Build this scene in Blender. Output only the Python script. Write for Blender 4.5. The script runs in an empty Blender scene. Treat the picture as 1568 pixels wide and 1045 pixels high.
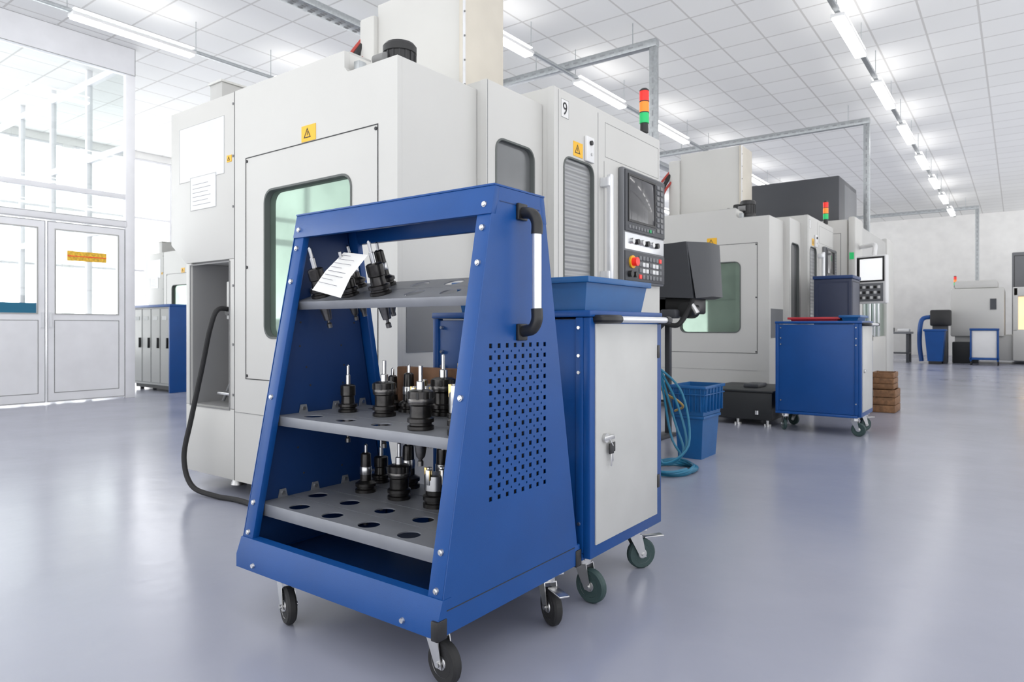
import bpy, bmesh, math, random
from mathutils import Matrix, Vector
random.seed(4)
sc = bpy.context.scene
try:
    sc.view_settings.view_transform = 'Standard'
    sc.view_settings.look = 'None'
except Exception: pass

# ------------------------------------------------------------------ materials
def mat(name, col, rough=0.5, metal=0.0, var=0.04, vscale=3.0, bump=0.0, bscale=400, emit=None, es=0, coat=0.0, spec=0.5):
    m = bpy.data.materials.new(name); m.use_nodes = True
    nt = m.node_tree; b = nt.nodes['Principled BSDF']
    b.inputs['Roughness'].default_value = rough
    b.inputs['Metallic'].default_value = metal
    b.inputs['Coat Weight'].default_value = coat
    b.inputs['Specular IOR Level'].default_value = spec
    tc = nt.nodes.new('ShaderNodeTexCoord')
    n = nt.nodes.new('ShaderNodeTexNoise'); n.inputs['Scale'].default_value = vscale; n.inputs['Detail'].default_value = 4
    nt.links.new(tc.outputs['Object'], n.inputs['Vector'])
    r = nt.nodes.new('ShaderNodeValToRGB')
    r.color_ramp.elements[0].position = .3; r.color_ramp.elements[1].position = .7
    r.color_ramp.elements[0].color = tuple(c*(1-var) for c in col)+(1,)
    r.color_ramp.elements[1].color = tuple(min(1, c*(1+var)) for c in col)+(1,)
    nt.links.new(n.outputs['Fac'], r.inputs['Fac'])
    nt.links.new(r.outputs['Color'], b.inputs['Base Color'])
    if bump > 0:
        n2 = nt.nodes.new('ShaderNodeTexNoise'); n2.inputs['Scale'].default_value = bscale
        nt.links.new(tc.outputs['Object'], n2.inputs['Vector'])
        bp = nt.nodes.new('ShaderNodeBump'); bp.inputs['Strength'].default_value = bump; bp.inputs['Distance'].default_value = .002
        nt.links.new(n2.outputs['Fac'], bp.inputs['Height']); nt.links.new(bp.outputs['Normal'], b.inputs['Normal'])
    if emit:
        b.inputs['Emission Color'].default_value = tuple(emit)+(1,); b.inputs['Emission Strength'].default_value = es
    return m

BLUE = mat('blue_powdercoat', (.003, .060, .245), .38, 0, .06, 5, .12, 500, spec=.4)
BLUE_D = mat('blue_powdercoat_shaded', (.003, .030, .125), .5, 0, .06, 5)  # darker copy of the blue coat, inside shade put into its colour
BLUEP = mat('blue_plastic', (.005, .09, .27), .4, 0, .08, 8)
NAVY = mat('navy_plastic', (.012, .02, .055), .45)
WHITE = mat('machine_white', (.535, .53, .508), .42, 0, .02, 2, .05, 300)
WHITE2 = mat('machine_offwhite', (.44, .438, .425), .42, 0, .02, 2)  # slightly darker off-white for secondary parts
NICHE = mat('niche_shaded_grey', (.30, .30, .30), .5, 0, .04, 2)  # recess shadow is included in this grey
DOORW = mat('cabinet_door_white', (.51, .51, .495), .45, 0, .04, 6, .05, 300)
BEIGE = mat('column_beige', (.52, .485, .42), .5, 0, .06, 3)
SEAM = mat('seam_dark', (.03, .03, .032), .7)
SEAMG = mat('seam_grey', (.22, .22, .22), .7)
SLOT = mat('duct_slot', (.28, .29, .30), .6)
BLACK = mat('black_plastic', (.012, .012, .013), .4)
RUB = mat('black_rubber', (.016, .016, .017), .7)
RUBG = mat('green_rubber', (.03, .06, .06), .6)
GASK = mat('gasket_grey', (.10, .11, .105), .6)
DGREY = mat('dark_grey_paint', (.050, .053, .061), .45)
MGREY = mat('mid_grey_paint', (.15, .155, .165), .45)
SHELF = mat('shelf_grey', (.235, .245, .27), .42, .35, .06, 10)
STEEL = mat('steel', (.62, .62, .62), .28, 1, .05, 20)
BRASS = mat('titanium_nitride', (.75, .55, .22), .28, 1, .05, 20)
GALV = mat('galvanised', (.42, .44, .45), .45, .7, .12, 30)
OXID = mat('black_oxide_steel', (.045, .043, .042), .28, .8, .3, 40)
OXID2 = mat('worn_dark_steel', (.16, .155, .15), .3, .9, .3, 40)
ALU = mat('aluminium', (.75, .76, .78), .3, .6, .03, 20)
YEL = mat('yellow_label', (.80, .44, .02), .5)
TAPE = mat('yellow_tape', (.85, .48, .04), .5, 0, .3, 40)
RED = mat('red_plastic', (.65, .02, .015), .35, emit=(.8, .02, .01), es=.35)
REDP = mat('red_plastic_bin', (.42, .02, .03), .45)
ORG = mat('orange_lens', (.85, .20, .02), .35, emit=(1, .25, .02), es=.4)
GRN = mat('green_lens', (.01, .38, .12), .35, emit=(.01, .5, .12), es=.35)
GREENB = mat('green_key', (.02, .35, .12), .5)
WPL = mat('white_plastic', (.70, .70, .70), .4)
PVC = mat('pvc_frame', (.84, .84, .86), .35)
PAPER = mat('paper', (.68, .68, .67), .8)
PAPER2 = mat('paper_sleeve', (.63, .64, .66), .3)
INK = mat('ink', (.12, .12, .16), .8)
CARD = mat('cardboard_brown', (.19, .10, .055), .8, 0, .2, 20)
WOOD = mat('wood', (.22, .11, .05), .7, 0, .3, 25)
HOSE = mat('teal_hose', (.01, .15, .26), .35)
HOSEY = mat('ochre_hose', (.36, .24, .07), .4)
HOSER = mat('red_hose', (.35, .03, .02), .4)
WARM = mat('warm_work_light', (.9, .7, .45), .5, emit=(1, .75, .45), es=.9)
TANK = mat('coolant_tank_dark', (.02, .022, .024), .5)
GLASSG = mat('tinted_window', (.27, .36, .30), .04, .75, .15, 3)
GLASSD = mat('dark_window', (.18, .185, .19), .15, .4, .15, 2)
WALLM = mat('wall_paint', (.86, .85, .83), .8)
SCREENOFF = mat('screen', (.05, .05, .055), .08, 0, .3, 2)
SCREENW = mat('screen_lit', (.8, .82, .82), .3, emit=(1, 1, 1), es=.5)

def corrugated():
    m = mat('bellows_grey', (.32, .325, .33), .35, .3)
    nt = m.node_tree; b = nt.nodes['Principled BSDF']
    tc = nt.nodes.new('ShaderNodeTexCoord'); w = nt.nodes.new('ShaderNodeTexWave'); w.bands_direction = 'Z'; w.inputs['Scale'].default_value = 7
    nt.links.new(tc.outputs['Object'], w.inputs['Vector'])
    bp = nt.nodes.new('ShaderNodeBump'); bp.inputs['Distance'].default_value = .006
    nt.links.new(w.outputs['Fac'], bp.inputs['Height']); nt.links.new(bp.outputs['Normal'], b.inputs['Normal'])
    return m
BELL = corrugated()

def floor_mat():
    m = bpy.data.materials.new('epoxy_floor'); m.use_nodes = True
    nt = m.node_tree; b = nt.nodes['Principled BSDF']
    tc = nt.nodes.new('ShaderNodeTexCoord')
    n = nt.nodes.new('ShaderNodeTexNoise'); n.inputs['Scale'].default_value = .9; n.inputs['Detail'].default_value = 6
    nt.links.new(tc.outputs['Object'], n.inputs['Vector'])
    r = nt.nodes.new('ShaderNodeValToRGB'); r.color_ramp.elements[0].position = .35; r.color_ramp.elements[1].position = .7
    r.color_ramp.elements[0].color = (.30, .312, .385, 1); r.color_ramp.elements[1].color = (.34, .352, .425, 1)
    nt.links.new(n.outputs['Fac'], r.inputs['Fac']); nt.links.new(r.outputs['Color'], b.inputs['Base Color'])
    r2 = nt.nodes.new('ShaderNodeMapRange'); r2.inputs['To Min'].default_value = .15; r2.inputs['To Max'].default_value = .31
    nt.links.new(n.outputs['Fac'], r2.inputs['Value']); nt.links.new(r2.outputs['Result'], b.inputs['Roughness'])
    n3 = nt.nodes.new('ShaderNodeTexNoise'); n3.inputs['Scale'].default_value = 6; n3.inputs['Detail'].default_value = 3
    nt.links.new(tc.outputs['Object'], n3.inputs['Vector'])
    bp = nt.nodes.new('ShaderNodeBump'); bp.inputs['Strength'].default_value = .18; bp.inputs['Distance'].default_value = .01
    nt.links.new(n3.outputs['Fac'], bp.inputs['Height']); nt.links.new(bp.outputs['Normal'], b.inputs['Normal'])
    b.inputs['Specular IOR Level'].default_value = .8
    return m
FLOOR = floor_mat()

def ceil_mat():
    m = bpy.data.materials.new('ceiling_tiles'); m.use_nodes = True
    nt = m.node_tree; b = nt.nodes['Principled BSDF']; b.inputs['Roughness'].default_value = .85
    tc = nt.nodes.new('ShaderNodeTexCoord'); br = nt.nodes.new('ShaderNodeTexBrick')
    br.offset = 0; br.squash = 1
    br.inputs['Scale'].default_value = 1; br.inputs['Brick Width'].default_value = .6; br.inputs['Row Height'].default_value = .6
    br.inputs['Mortar Size'].default_value = .013; br.inputs['Mortar Smooth'].default_value = .1
    br.inputs['Color1'].default_value = (.92, .92, .905, 1); br.inputs['Color2'].default_value = (.89, .89, .875, 1)
    br.inputs['Mortar'].default_value = (.66, .65, .63, 1)
    nt.links.new(tc.outputs['Object'], br.inputs['Vector']); nt.links.new(br.outputs['Color'], b.inputs['Base Color'])
    return m
CEIL = ceil_mat()

def glass_mat():
    m = bpy.data.materials.new('clear_pane'); m.use_nodes = True
    nt = m.node_tree; nt.nodes.clear()
    o = nt.nodes.new('ShaderNodeOutputMaterial'); mx = nt.nodes.new('ShaderNodeMixShader')
    t = nt.nodes.new('ShaderNodeBsdfTransparent'); g = nt.nodes.new('ShaderNodeBsdfGlossy'); g.inputs['Roughness'].default_value = .02
    t.inputs['Color'].default_value = (.97, .985, .98, 1)
    mx.inputs[0].default_value = .10
    nt.links.new(t.outputs[0], mx.inputs[1]); nt.links.new(g.outputs[0], mx.inputs[2]); nt.links.new(mx.outputs[0], o.inputs[0])
    return m
PANE = glass_mat()

def emis(name, c, s):
    m = bpy.data.materials.new(name); m.use_nodes = True; b = m.node_tree.nodes['Principled BSDF']
    b.inputs['Base Color'].default_value = (*c, 1); b.inputs['Emission Color'].default_value = (*c, 1); b.inputs['Emission Strength'].default_value = s
    return m
LAMP = emis('led_diffuser', (1, .98, .96), 8.5)
UPGLOW = emis('added_ceiling_glow', (1, .98, .96), 3.2)  # invented upward glow, added on the fixtures to brighten the ceiling

# ------------------------------------------------------------------ builder
def rr(x0, x1, z0, z1, r, n=5):
    pts = []
    for cx, cz, a0 in ((x1-r, z0+r, -90), (x1-r, z1-r, 0), (x0+r, z1-r, 90), (x0+r, z0+r, 180)):
        for i in range(n+1):
            a = math.radians(a0+90*i/n); pts.append((cx+r*math.cos(a), cz+r*math.sin(a)))
    return pts
def circ(cx, cy, r, n=20):
    return [(cx+r*math.cos(2*math.pi*i/n), cy+r*math.sin(2*math.pi*i/n)) for i in range(n)]
def amap(axis, a, p):
    return {'x': (a, p[0], p[1]), 'y': (p[0], a, p[1]), 'z': (p[0], p[1], a)}[axis]

class B:
    def __init__(s, name):
        s.name = name; s.bm = bmesh.new(); s.mats = []; s.M = Matrix.Identity(4)
    def mi(s, m):
        if m not in s.mats: s.mats.append(m)
        return s.mats.index(m)
    def add(s, t, m, M=None, smooth=False):
        i = s.mi(m)
        for f in t.faces: f.material_index = i; f.smooth = smooth
        if M is not None: t.transform(M)
        t.transform(s.M)
        me = bpy.data.meshes.new('t'); t.to_mesh(me); t.free(); s.bm.from_mesh(me); bpy.data.meshes.remove(me)
    def box(s, x0, x1, y0, y1, z0, z1, m, bev=.004, M=None):
        t = bmesh.new(); bmesh.ops.create_cube(t, size=1)
        for v in t.verts:
            v.co = ((x0+x1)/2+v.co.x*abs(x1-x0), (y0+y1)/2+v.co.y*abs(y1-y0), (z0+z1)/2+v.co.z*abs(z1-z0))
        b = min(bev, .3*min(abs(x1-x0), abs(y1-y0), abs(z1-z0)))
        if b > .0004: bmesh.ops.bevel(t, geom=t.edges[:], offset=b, segments=2, affect='EDGES', profile=.5)
        s.add(t, m, M)
    def plate(s, outer, holes, axis, a0, a1, m, M=None, bev=0):
        t = bmesh.new(); es = []
        for loop in [outer]+list(holes):
            vs = [t.verts.new(amap(axis, a0, p)) for p in loop]
            for i in range(len(vs)): es.append(t.edges.new((vs[i], vs[(i+1) % len(vs)])))
        if holes: bmesh.ops.triangle_fill(t, use_beauty=True, use_dissolve=False, edges=es)
        else: t.faces.new(t.verts[:])
        r = bmesh.ops.extrude_face_region(t, geom=t.faces[:])
        d = Vector(amap(axis, a1-a0, (0, 0)))
        for v in r['geom']:
            if isinstance(v, bmesh.types.BMVert): v.co += d
        bmesh.ops.recalc_face_normals(t, faces=t.faces[:])
        if bev and not holes: bmesh.ops.bevel(t, geom=t.edges[:], offset=bev, segments=2, affect='EDGES', profile=.5)
        s.add(t, m, M)
    def quadprism(s, pts8, m):
        t = bmesh.new(); v = [t.verts.new(p) for p in pts8]
        for f in ((0,1,2,3),(4,5,6,7),(0,1,5,4),(1,2,6,5),(2,3,7,6),(3,0,4,7)): t.faces.new([v[i] for i in f])
        bmesh.ops.recalc_face_normals(t, faces=t.faces[:]); s.add(t, m)
    def cyl(s, p0, p1, r, m, r1=None, seg=20, M=None):
        p0 = Vector(p0); p1 = Vector(p1); d = p1-p0
        t = bmesh.new(); bmesh.ops.create_cone(t, cap_ends=True, segments=seg, radius1=r, radius2=r if r1 is None else r1, depth=d.length)
        q = d.to_track_quat('Z', 'Y').to_matrix().to_4x4()
        t.transform(Matrix.Translation((p0+p1)/2) @ q); s.add(t, m, M, True)
    def lathe(s, prof, m, M, seg=24):
        t = bmesh.new(); rings = []
        for r, z in prof:
            rings.append([t.verts.new((max(r, .0003)*math.cos(2*math.pi*i/seg), max(r, .0003)*math.sin(2*math.pi*i/seg), z)) for i in range(seg)])
        for a, b in zip(rings, rings[1:]):
            for i in range(seg): t.faces.new((a[i], a[(i+1) % seg], b[(i+1) % seg], b[i]))
        t.faces.new(rings[0][::-1]); t.faces.new(rings[-1])
        bmesh.ops.recalc_face_normals(t, faces=t.faces[:]); s.add(t, m, M, True)
    def tube(s, pts, r, m, seg=10, sub=8):
        P = [Vector(p) for p in pts]; C = []
        for i in range(len(P)-1):
            a = P[max(i-1, 0)]; b = P[i]; c = P[i+1]; d = P[min(i+2, len(P)-1)]
            for k in range(sub):
                u = k/sub
                C.append(.5*((2*b)+(c-a)*u+(2*a-5*b+4*c-d)*u*u+(3*b-a-3*c+d)*u**3))
        C.append(P[-1]); t = bmesh.new(); rings = []
        n = None
        for i, p in enumerate(C):
            tg = (C[min(i+1, len(C)-1)]-C[max(i-1, 0)]).normalized()
            if n is None:
                n = tg.orthogonal().normalized()
            else:
                n = (n-tg*n.dot(tg)).normalized()
            bq = tg.cross(n)
            rings.append([t.verts.new(p+r*(math.cos(2*math.pi*j/seg)*n+math.sin(2*math.pi*j/seg)*bq)) for j in range(seg)])
        for a, b in zip(rings, rings[1:]):
            for i in range(seg): t.faces.new((a[i], a[(i+1) % seg], b[(i+1) % seg], b[i]))
        t.faces.new(rings[0][::-1]); t.faces.new(rings[-1])
        bmesh.ops.recalc_face_normals(t, faces=t.faces[:]); s.add(t, m, None, True)
    def outline(s, axis, a, sgn, x0, x1, z0, z1, m, w=.004, h=.002):
        for (p0, p1, q0, q1) in ((x0, x1, z0, z0+w), (x0, x1, z1-w, z1), (x0, x0+w, z0+w, z1-w), (x1-w, x1, z0+w, z1-w)):
            s.flat(axis, a, sgn, p0, p1, q0, q1, m, h)
    def flat(s, axis, a, sgn, p0, p1, q0, q1, m, h=.003, bev=0):
        a2 = a+sgn*h; lo, hi = min(a, a2), max(a, a2)
        if axis == 'x': s.box(lo, hi, p0, p1, q0, q1, m, bev)
        elif axis == 'y': s.box(p0, p1, lo, hi, q0, q1, m, bev)
        else: s.box(p0, p1, q0, q1, lo, hi, m, bev)
    def finish(s):
        co = [v.co for v in s.bm.verts]
        mn = Vector((min(c.x for c in co), min(c.y for c in co), min(c.z for c in co)))
        mx = Vector((max(c.x for c in co), max(c.y for c in co), 0))
        o = Vector(((mn.x+mx.x)/2, (mn.y+mx.y)/2, mn.z))
        bmesh.ops.translate(s.bm, verts=s.bm.verts[:], vec=-o)
        me = bpy.data.meshes.new(s.name); s.bm.to_mesh(me); s.bm.free()
        for m in s.mats: me.materials.append(m)
        try: me.set_sharp_from_angle(angle=math.radians(35))
        except Exception: pass
        ob = bpy.data.objects.new(s.name, me); ob.location = o; sc.collection.objects.link(ob)
        return ob

T = Matrix.Translation
def R(a, ax): return Matrix.Rotation(math.radians(a), 4, ax)

# ------------------------------------------------------------------ room shell
CZ = 5.0; YW = 28.9; XL = -16.0; XR = 5.6; YN = -4.0
b = B('floor'); b.box(XL-.3, XR+.3, YN, YW+.3, -.1, 0, FLOOR, 0); b.finish()
b = B('ceiling'); b.box(XL-.3, XR+.3, YN, YW+.3, CZ, CZ+.1, CEIL, 0); b.finish()
b = B('wall_back'); b.box(XL, XR, YW, YW+.25, 0, CZ, WALLM, 0); b.finish()
def winwall(name, x0, x1, sx, y0, y1, wi):
    za, zb = .35, 4.85
    b = B(name); b.box(x0, x1, y0, y1, 0, za, WALLM, 0); b.box(x0, x1, y0, y1, zb, CZ, WALLM, 0)
    n = int((y1-y0)//3.2); p = (y1-y0)/n
    for i in range(n+1):
        c = y0+i*p; b.box(x0, x1, max(y0, c-.09), min(y1, c+.09), za, zb, WALLM, 0)
    b.finish()
    for i in range(n):
        a = y0+i*p+.09; c = y0+(i+1)*p-.09; w = B('window_%d' % (wi+i)); xm = (x0+x1)/2
        for k in range(4):
            yy = a+(c-a)*k/3; w.box(xm-.03, xm+.03, max(a, yy-.025), min(c, yy+.025), za, zb, PVC, .004)
        for zz in (za+.025, 2.3, 3.5, zb-.025): w.box(xm-.028, xm+.028, a, c, zz-.025, zz+.025, PVC, .004)
        w.finish()
    return wi+n
wi = winwall('wall_left', XL-.12, XL, 1, YN, YW, 1)
winwall('wall_right', XR, XR+.12, -1, 5, YW, wi)

XP = -10.2
b = B('wall_partition')
def post(y, w=.07, z0=0, z1=CZ): b.box(XP-.04, XP+.04, y-w/2, y+w/2, z0, z1, PVC, .006)
for y in (-3.0, -1.2, .6, 2.455): post(y, .08)
post(4.52, .13)
b.box(XP-.05, XP+.05, -4, 4.585, 4.6, CZ, PVC, .006)
b.box(XP-.035, XP+.035, -4, 4.5, 2.825, 2.895, PVC, .006)
b.box(XP-.038, XP+.038, -4, 4.5, 2.415, 2.52, PVC, .006)
b.box(XP-.035, XP+.035, -4, 2.45, 0, 1.15, PVC, .004)
b.box(XP-.005, XP+.005, -4, 4.5, 2.5, 4.6, PANE, 0)
b.box(XP-.005, XP+.005, -4, 2.45, 1.15, 2.45, PANE, 0)
b.outline('x', XP+.038, 1, 2.48, 4.47, 2.425, 2.51, SEAMG, .004, .002)
b.outline('x', XP+.05, 1, -4, 4.58, 4.605, 4.99, SEAMG, .006, .002)
b.finish()
b = B('wall_glazed_return')
for x in (-11.6, -13.0, -14.4, -15.9): b.box(x-.04, x+.04, 4.5, 4.58, 0, CZ, PVC, .006)
for z in (.06, 1.1, 2.46, 3.6, 4.8): b.box(-15.95, XP-.06, 4.505, 4.575, z-.05, z+.05, PVC, .006)
b.box(-15.95, XP-.06, 4.535, 4.545, .06, 4.8, PANE, 0)
b.finish()
for i, (y0, y1) in enumerate(((2.50, 3.465), (3.485, 4.45))):
    d = B('door_%d' % (i+1))
    d.plate([(y0, .02), (y1, .02), (y1, 2.40), (y0, 2.40)], [[(y0+.1, 1.19), (y1-.1, 1.19), (y1-.1, 2.29), (y0+.1, 2.29)], ], 'x', XP-.03, XP+.03, PVC)
    d.box(XP-.005, XP+.005, y0+.09, y1-.09, 1.18, 2.3, PANE, 0)
    d.outline('x', XP+.03, 1, y0+.08, y1-.08, .14, 1.10, SEAMG, .008)
    d.outline('x', XP+.03, 1, y0+.003, y1-.003, .03, 2.395, SEAMG, .006)
    d.outline('x', XP+.03, 1, y0+.085, y1-.085, 1.175, 2.305, WHITE2, .015, .008)
    d.flat('x', XP+.03, 1, (y1-.05 if i == 0 else y0+.02), (y1-.02 if i == 0 else y0+.05), 1.0, 1.2, ALU, .02)
    if i == 1:
        d.box(XP+.012, XP+.016, y0+.24, y1-.24, 1.90, 2.03, TAPE, 0)
        d.box(XP+.017, XP+.020, y0+.24, y1-.24, 1.958, 1.968, RED, 0)
    else:
        d.box(XP+.012, XP+.016, y0+.1, y1-.1, 1.19, 1.32, HOSE, 0)
    d.finish()

# ------------------------------------------------------------------ ceiling light rows
for rx in (-8.62, -5.10, -1.65, 1.85):
    b = B('linear_ceiling_light')
    y = 3.9-2.61*2
    b.box(rx-.03, rx+.03, YN+.2, 26.2, 4.585, 4.62, GALV, .004)
    while y < 25.5:
        b.box(rx-.075, rx+.075, y-.72, y+.72, 4.545, 4.585, WPL, .006)
        b.box(rx-.062, rx+.062, y-.70, y+.70, 4.525, 4.547, LAMP, .004)
        b.box(rx-.06, rx+.06, y-.70, y+.70, 4.622, 4.632, UPGLOW, .002)  # added glow strip facing the ceiling
        for s in (-1, 1): b.cyl((rx, y+s*.75, 4.62), (rx, y+s*.75, CZ), .005, GALV, seg=6)
        y += 2.61
    b.finish()

# ------------------------------------------------------------------ cable ducts
b = B('overhead_cable_tray')
ZB = 4.66
b.box(-6.55, -6.35, 1.5, 26, ZB-.04, ZB+.04, GALV, .004)
k = 1.7
while k < 12:
    for xx in (-6.5, -6.45, -6.40): b.box(xx-.012, xx+.012, k, k+.06, ZB-.044, ZB-.039, SEAMG, 0)
    k += .13
for yy in (2.5, 6, 10, 14, 18, 22, 25.5): b.cyl((-6.45, yy, ZB), (-6.45, yy, CZ), .006, GALV, seg=6)
b.finish()
for (px, py, zb) in ((-3.76, 8.10, 2.36), (-2.15, 13.4, 2.64), (-1.0, 25.0, .0)):
    b = B('cable_duct')
    b.box(-6.34, px+.05, py-.05, py+.05, ZB-.05, ZB+.05, GALV, .004)
    b.box(px-.048, px+.048, py-.04, py+.04, zb, ZB-.051, GALV, .004)
    xx = -6.2
    while xx < px-.1:
        b.box(xx, xx+.07, py-.053, py-.049, ZB-.010, ZB+.010, SLOT, 0); xx += .14
    zz = zb+.1
    while zz < ZB-.1:
        b.box(px-.010, px+.010, py-.043, py-.039, zz, zz+.07, SLOT, 0); zz += .14
    for xx in (-5.6, px-.3): b.cyl((xx, py, ZB), (xx, py, CZ), .006, GALV, seg=6)
    b.finish()

# ------------------------------------------------------------------ milling machine
def warn(b, axis, a, sgn, p0, p1, q0, q1):
    b.flat(axis, a, sgn, p0, p1, q0, q1, YEL, .003)
    pc = p0+(p1-p0)*.42; w = (q1-q0)*.35; zc = (q0+q1)/2
    s = a+sgn*.0032
    tri = [(pc-w, zc-w*.8), (pc+w, zc-w*.8), (pc, zc+w)]
    tri2 = [(pc-w*.72, zc-w*.64), (pc+w*.72, zc-w*.64), (pc, zc+w*.70)]
    b.plate(tri, [tri2], axis, s, s+sgn*.001, SEAM)
    b.flat(axis, s, sgn, pc-w*.07, pc+w*.07, zc-w*.35, zc+w*.35, SEAM, .001)

def signal(b, x, y, z0, k=1.0):
    b.cyl((x, y, z0), (x, y, z0+.06), .012, BLACK, seg=12)
    b.cyl((x, y, z0+.05), (x, y, z0+.12), .032, BLACK, .03)
    z = z0+.12
    for m in (GRN, ORG, RED):
        b.cyl((x, y, z), (x, y, z+.075), .036, m); b.cyl((x, y, z+.075), (x, y, z+.083), .037, BLACK); z += .083
    b.cyl((x, y, z), (x, y, z+.012), .036, BLACK, .025)

def machine(dx, dy, number=None, full=True):
    b = B('cnc_milling_machine'); b.M = T((dx, dy, 0))
    F = 2.243
    b.box(-4.15, -2.5, F+.12, 4.7, .05, .20, TANK, .01)
    for x in (-4.0, -3.3, -2.6):
        for y in (F+.2, 3.5, 4.6):
            b.cyl((x, y, 0), (x, y, .06), .05, STEEL, .03)
    b.box(-3.75, -2.42, F+.132, 4.79, .12, 2.27, WHITE, .006)
    b.box(-4.46, -3.70, F+.465, 4.70, 1.47, 2.395, WHITE, .006)
    b.box(-4.27, -3.71, F+.462, 4.69, .1, 1.465, WHITE, .006)
    b.plate([(-4.47, 1.54), (-4.277, 1.41), (-3.722, 1.41), (-3.722, 2.40), (-4.47, 2.40)], [], 'y', F, F+.46, WHITE, bev=.005)
    b.box(-4.277, -4.217, F, F+.458, .515, 1.409, WHITE, .003)
    b.box(-3.78, -3.722, F, F+.458, .515, 1.409, WHITE, .003)
    b.box(-4.277, -3.722, F, F+.456, .094, .513, WHITE, .003)
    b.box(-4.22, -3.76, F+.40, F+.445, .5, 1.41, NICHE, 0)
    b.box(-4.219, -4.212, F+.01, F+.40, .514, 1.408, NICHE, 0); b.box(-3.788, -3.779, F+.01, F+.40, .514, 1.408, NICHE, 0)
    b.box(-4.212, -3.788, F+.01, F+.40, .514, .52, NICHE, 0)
    b.box(-4.16, -4.03, F+.28, F+.40, .84, 1.02, MGREY, .004); b.flat('y', F+.28, -1, -4.12, -4.06, .90, .97, SEAM, .01)
    b.box(-3.86, -3.79, F+.03, F+.15, 1.05, 1.28, WHITE2, .006)
    for z in (1.25, 1.31, 1.2): b.cyl((-3.80, F+.05, z), (-3.84, F+.05, z), .012, BLACK)
    b.cyl((-3.84, F+.02, 1.10), (-3.84, F+.08, 1.10), .026, BLACK)
    b.tube([(-3.83, F+.1, 1.02), (-3.83, F+.08, .90), (-3.86, F+.12, .80), (-3.90, F+.1, .74)], .02, RUB)
    b.cyl((-3.90, F+.12, .60), (-3.90, F+.12, .72), .040, BLUEP); b.cyl((-3.90, F+.12, .72), (-3.90, F+.12, .735), .034, WPL)
    b.box(-4.0, -3.80, F+.05, F+.3, .585, .60, STEEL, .002)
    b.cyl((-3.84, F+.12, .52), (-3.84, F+.12, .585), .04, WPL)
    b.tube([(-4.05, F+.32, .95), (-3.95, F+.25, 1.05), (-3.86, F+.1, 1.12)], .012, RUB)
    b.tube([(-4.1, F+.33, .85), (-4.05, F+.2, .7), (-4.1, F+.15, .53)], .01, MGREY)
    b.outline('y', F, -1, -4.228, -3.768, .505, 1.40, SEAMG, .008, .004)
    b.flat('y', F, -1, -3.724, -3.719, .094, 2.40, SEAMG, .002)
    for z in (2.33, 2.02, 1.72, 1.25, .9, .6): b.cyl((-3.735, F, z), (-3.735, F-.004, z), .008, SEAMG, seg=10)
    outer = [(-3.718, .094), (-2.345, .094), (-2.345, 2.288), (-2.70, 2.288), (-2.727, 2.315), (-2.727, 2.40), (-3.718, 2.40)]
    b.plate(outer, [rr(-3.417, -2.673, .941, 1.776, .07)], 'y', F, F+.03, WHITE)
    b.box(-3.45, -2.64, F+.032, F+.045, .90, 1.81, GLASSG, 0)
    b.plate(rr(-3.421, -2.669, .937, 1.780, .073), [rr(-3.410, -2.680, .948, 1.769, .064)], 'y', F-.004, F+.031, GASK)
    b.box(-3.70, -2.63, F+.046, F+.13, .10, .93, WHITE, 0)
    b.box(-3.70, -2.63, F+.046, F+.13, 1.79, 2.19, WHITE, 0)
    b.box(-3.715, -2.73, F+.031, 4.6, 2.2, 2.398, WHITE, .004)
    b.outline('y', F, -1, -3.605, -2.477, .70, 1.987, SEAM, .005, .002)
    for x in (-3.59, -2.492):
        for z in (.72, 1.35, 1.965): b.cyl((x, F, z), (x, F-.005, z), .009, SEAM, seg=10)
    b.flat('y', F, -1, -3.718, -2.477, .50, .503, SEAMG, .002)
    warn(b, 'y', F, -1, -3.075, -2.955, 1.99, 2.075)
    warn(b, 'y', F, -1, -3.80, -3.75, 1.99, 2.03)
    b.flat('y', F, -1, -4.36, -3.83, 1.93, 2.28, PAPER2, .002); b.flat('y', F, -1, -4.22, -3.92, 1.74, 1.95, PAPER2, .0035)
    b.outline('y', F-.002, -1, -4.36, -3.83, 1.93, 2.28, WHITE2, .003, .001); b.outline('y', F-.0035, -1, -4.22, -3.92, 1.74, 1.95, WHITE2, .003, .001)
    for i in range(6): b.flat('y', F-.0035, -1, -4.19, -3.98-.03*(i % 2), 1.77+.026*i, 1.7725+.026*i, SEAMG, .0006)
    b.box(-2.62, -2.345, F+.0305, 2.8255, .094, 2.288, WHITE, 0)
    b.flat('x', -2.345, 1, 2.30, 2.80, .88, 1.22, MGREY, .003)  # flat grey patch painted for the shadow of a recess
    b.box(-2.9, -2.625, F+.04, 2.82, 2.2, 2.286, WHITE, 0)
    b.box(-2.9, -2.32, 2.830, 3.352, .10, 2.330, WHITE, 0)
    oB = [(2.826, .094), (3.353, .094), (3.353, 2.332), (2.826, 2.332)]
    b.plate(oB, [rr(2.905, 3.27, 1.08, 2.04, .07)], 'x', -2.319, -2.276, WHITE)
    b.box(-2.3195, -2.300, 2.89, 3.29, 1.06, 2.06, GLASSD, 0)
    b.plate(rr(2.901, 3.274, 1.076, 2.044, .073), [rr(2.912, 3.263, 1.087, 2.033, .062)], 'x', -2.299, -2.272, GASK)
    b.flat('x', -2.276, 1, 2.832, 2.836, .1, 2.33, SEAMG, .001)
    b.box(-2.9, -2.237, 3.357, 4.822, .10, 2.425, WHITE, 0)
    oC = [(3.353, .094), (4.823, .094), (4.823, 2.427), (3.353, 2.427)]
    b.plate(oC, [rr(3.46, 3.82, 1.08, 2.04, .07)], 'x', -2.2365, -2.192, WHITE)
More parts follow.
